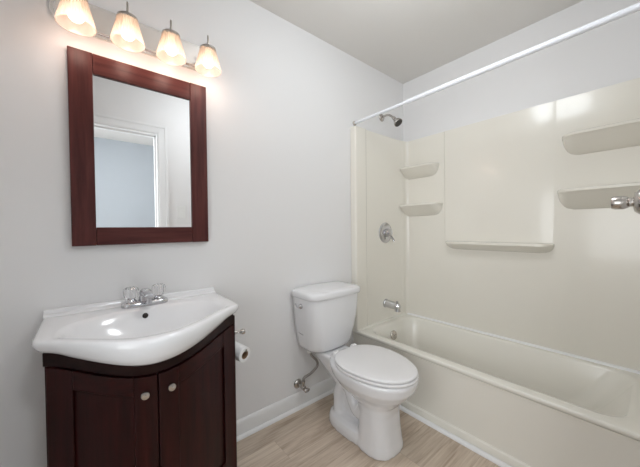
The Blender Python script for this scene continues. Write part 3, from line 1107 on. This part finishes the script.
MB().loft(pad(0.402, 0.417, 0.186, -0.285, -0.738, 0.005)).build('seat', M_SEAT, toi, sharp=60)
ld = MB()
ld.loft(pad(0.4185, 0.434, 0.184, -0.280, -0.735, 0.006) + [egg(0.184, -0.28, -0.735, 0.4365, inset=0.06), egg(0.184, -0.28, -0.735, 0.4375, inset=0.13)])
ld.build('lid', M_SEAT, toi, sharp=60)
for s in (-1, 1):
    MB().loft([superellipse(TC + s * 0.075, -0.272, 0.022, 0.014, 0.400, 20, 3), superellipse(TC + s * 0.075, -0.272, 0.022, 0.014, 0.425, 20, 3), superellipse(TC + s * 0.075, -0.272, 0.017, 0.010, 0.432, 20, 3)]).build('hinge', M_SEAT, toi, sharp=50)
for s in (-1, 1):
    MB().lathe([(0.013, 0), (0.013, 0.006), (0.010, 0.014), (0.0, 0.018)], (TC + s * 0.088, -0.335, 0.05), 'z', 18).build('bolt_cap', M_PLASTIC, toi)

# ------------------------------------------------------------------ water supply valve and hose
wv = thing('supply_valve', 'chrome water shut-off valve with braided hose on the wall left of toilet', 'valve', (1.03, -0.002, 0.155))
vx, vz = 1.03, 0.158
MB().lathe([(0.030, 0), (0.029, 0.004), (0.020, 0.012), (0.012, 0.014)], (vx, -0.001, vz), '-y', 28).build('wall_flange', M_NICKEL, wv)
vb = MB()
vb.lathe([(0.009, 0.006), (0.009, 0.045), (0.013, 0.046), (0.014, 0.075), (0.010, 0.078)], (vx, 0, vz), '-y', 18)
vb.lathe([(0.009, 0.0), (0.009, 0.022), (0.012, 0.023), (0.012, 0.036), (0.008, 0.038)], (vx, -0.062, vz + 0.006), 'z', 18)
vb.build('valve_body', M_NICKEL, wv)
hv = MB()
hv.lathe([(0.005, 0.0), (0.005, 0.018)], (vx, -0.076, vz), '-y', 12)
hv.loft([[(vx + (0.020 * math.cos(2 * PI * k / 24)) * s, y, vz + (0.013 * math.sin(2 * PI * k / 24)) * s) for k in range(24)] for s, y in ((0.8, -0.092), (1, -0.095), (1, -0.103), (0.8, -0.106))])
hv.build('valve_handle', M_NICKEL, wv)
MB().tube([(vx, -0.062, vz + 0.036), (vx + 0.006, -0.066, vz + 0.062), (vx + 0.055, -0.073, vz + 0.078), (vx + 0.100, -0.078, vz + 0.110), (vx + 0.092, -0.083, vz + 0.150), (vx + 0.050, -0.085, vz + 0.195), (vx + 0.036, -0.085, vz + 0.232)], 0.0080, 12, 8).build('braided_hose', M_BRAID, wv)
MB().lathe([(0.014, -0.014), (0.016, -0.004), (0.016, 0.016), (0.012, 0.018)], (vx + 0.034, -0.085, vz + 0.234), 'z', 16).build('coupling_nut', M_PLASTIC, wv)['label'] = 'white plastic coupling nut'

# ------------------------------------------------------------------ toilet paper and holder
hx = VC + HW
tp = thing('toilet_paper_holder', 'nickel paper holder post on the right side of the vanity', 'toilet paper holder', (hx, -0.16, 0.655))
ax = Vector((0.30, -0.94, -0.12)).normalized()
rend = Vector((0.556, -0.262, 0.572))                # centre of the roll's front end
rbk = rend - ax * 0.1
ro, ri = 0.0345, 0.019
hb = MB()
hb.lathe([(0.018, 0.0), (0.018, 0.004), (0.010, 0.010), (0.007, 0.014), (0.0065, 0.075), (0.010, 0.080), (0.0135, 0.090), (0.011, 0.100), (0.0, 0.104)], (hx, -0.155, 0.655), (1, -0.12, -0.10), 20)
hb.build('post', M_NICKEL, tp)
top = Vector((0, 0, ri - 0.0048))
pts = [Vector((hx + 0.062, -0.162, 0.649)), Vector((hx + 0.062, -0.146, 0.640)), rbk - ax * 0.026 + Vector((0, 0, 0.026)), rbk - ax * 0.012 + top, rbk + ax * 0.03 + top, rend - ax * 0.012 + top, rend + ax * 0.004 + top + Vector((0, 0, 0.003)), rend + ax * 0.010 + top + Vector((0, 0, 0.013))]
MB().tube(pts, 0.0045, 12, 6).build('spindle_arm', M_NICKEL, tp)
rl = thing('toilet_paper_roll', 'white toilet paper roll hanging beside the vanity', 'toilet paper', tuple(rend - ax * 0.05))
MB().lathe([(ri, 0.0), (ro - 0.002, 0.0), (ro, 0.002), (ro, 0.098), (ro - 0.002, 0.1), (ri, 0.1), (ri, 0.0)], rbk, ax, 40, False, False).build('paper', M_PAPER, rl)
MB().lathe([(ri - 0.0015, 0.0), (ri, 0.0), (ri, 0.1), (ri - 0.0015, 0.1), (ri - 0.0015, 0.0)], rbk, ax, 32, False, False).build('card_tube', M_CARD, rl)

# ------------------------------------------------------------------ door knob at the right edge
KX, KZ = 1.16, 1.216
kn = thing('door_knob', 'brushed nickel door knob poking into view at the far right edge', 'door knob', (KX, YF + 0.024, KZ))
KY = YF + 0.0245
MB().lathe([(0.036, 0), (0.036, 0.018), (0.034, 0.029), (0.026, 0.038), (0.013, 0.041)], (KX, KY, KZ), 'y', 36).build('rose', M_NICKEL, kn)
MB().lathe([(0.0125, 0.020), (0.0115, 0.042), (0.0125, 0.049)], (KX, KY, KZ), 'y', 28).build('neck', M_NICKEL, kn)
MB().lathe([(0.012, 0.047), (0.0155, 0.051), (0.0185, 0.058), (0.019, 0.065), (0.0185, 0.076), (0.016, 0.082), (0.010, 0.083), (0.0, 0.083)], (KX, KY, KZ), 'y', 36).build('knob', M_NICKEL, kn)

# ------------------------------------------------------------------ light switch reflected in the mirror
sx_, sz_ = 0.716, 1.325
sw_ = thing('light_switch', 'white light switch plate seen small in the mirror', 'light switch', (sx_, YF, sz_))
MB().box(sx_ - 0.036, sx_ + 0.036, YF + 0.0005, YF + 0.006, sz_ - 0.058, sz_ + 0.058).build('switch_plate', M_PLASTIC, sw_, bevel=0.003)
MB().box(sx_ - 0.006, sx_ + 0.006, YF + 0.005, YF + 0.014, sz_ - 0.006, sz_ + 0.014).build('toggle', M_PLASTIC, sw_, bevel=0.002)

# ------------------------------------------------------------------ ceiling lamps (outside the picture)
for lab, (lx_, ly_), rr_ in (('round white ceiling lamp above the bathroom floor', (0.96, -0.88), 0.15), ('round white ceiling lamp in the hall', (0.25, -2.0), 0.20)):
    cl = thing('ceiling_lamp', lab, 'ceiling lamp', (lx_, ly_, CEIL))
    MB().lathe([(rr_ + 0.02, 0.0), (rr_ + 0.02, 0.02), (rr_ + 0.012, 0.026)], (lx_, ly_, CEIL - 0.0005), '-z', 40).build('lamp_base', M_PLASTIC, cl)
    MB().lathe([(rr_ + 0.01, 0.024), (rr_ + 0.008, 0.045), (rr_ - 0.03, 0.062), (0.0, 0.068)], (lx_, ly_, CEIL), '-z', 40).build('diffuser', M_DIFF, cl)
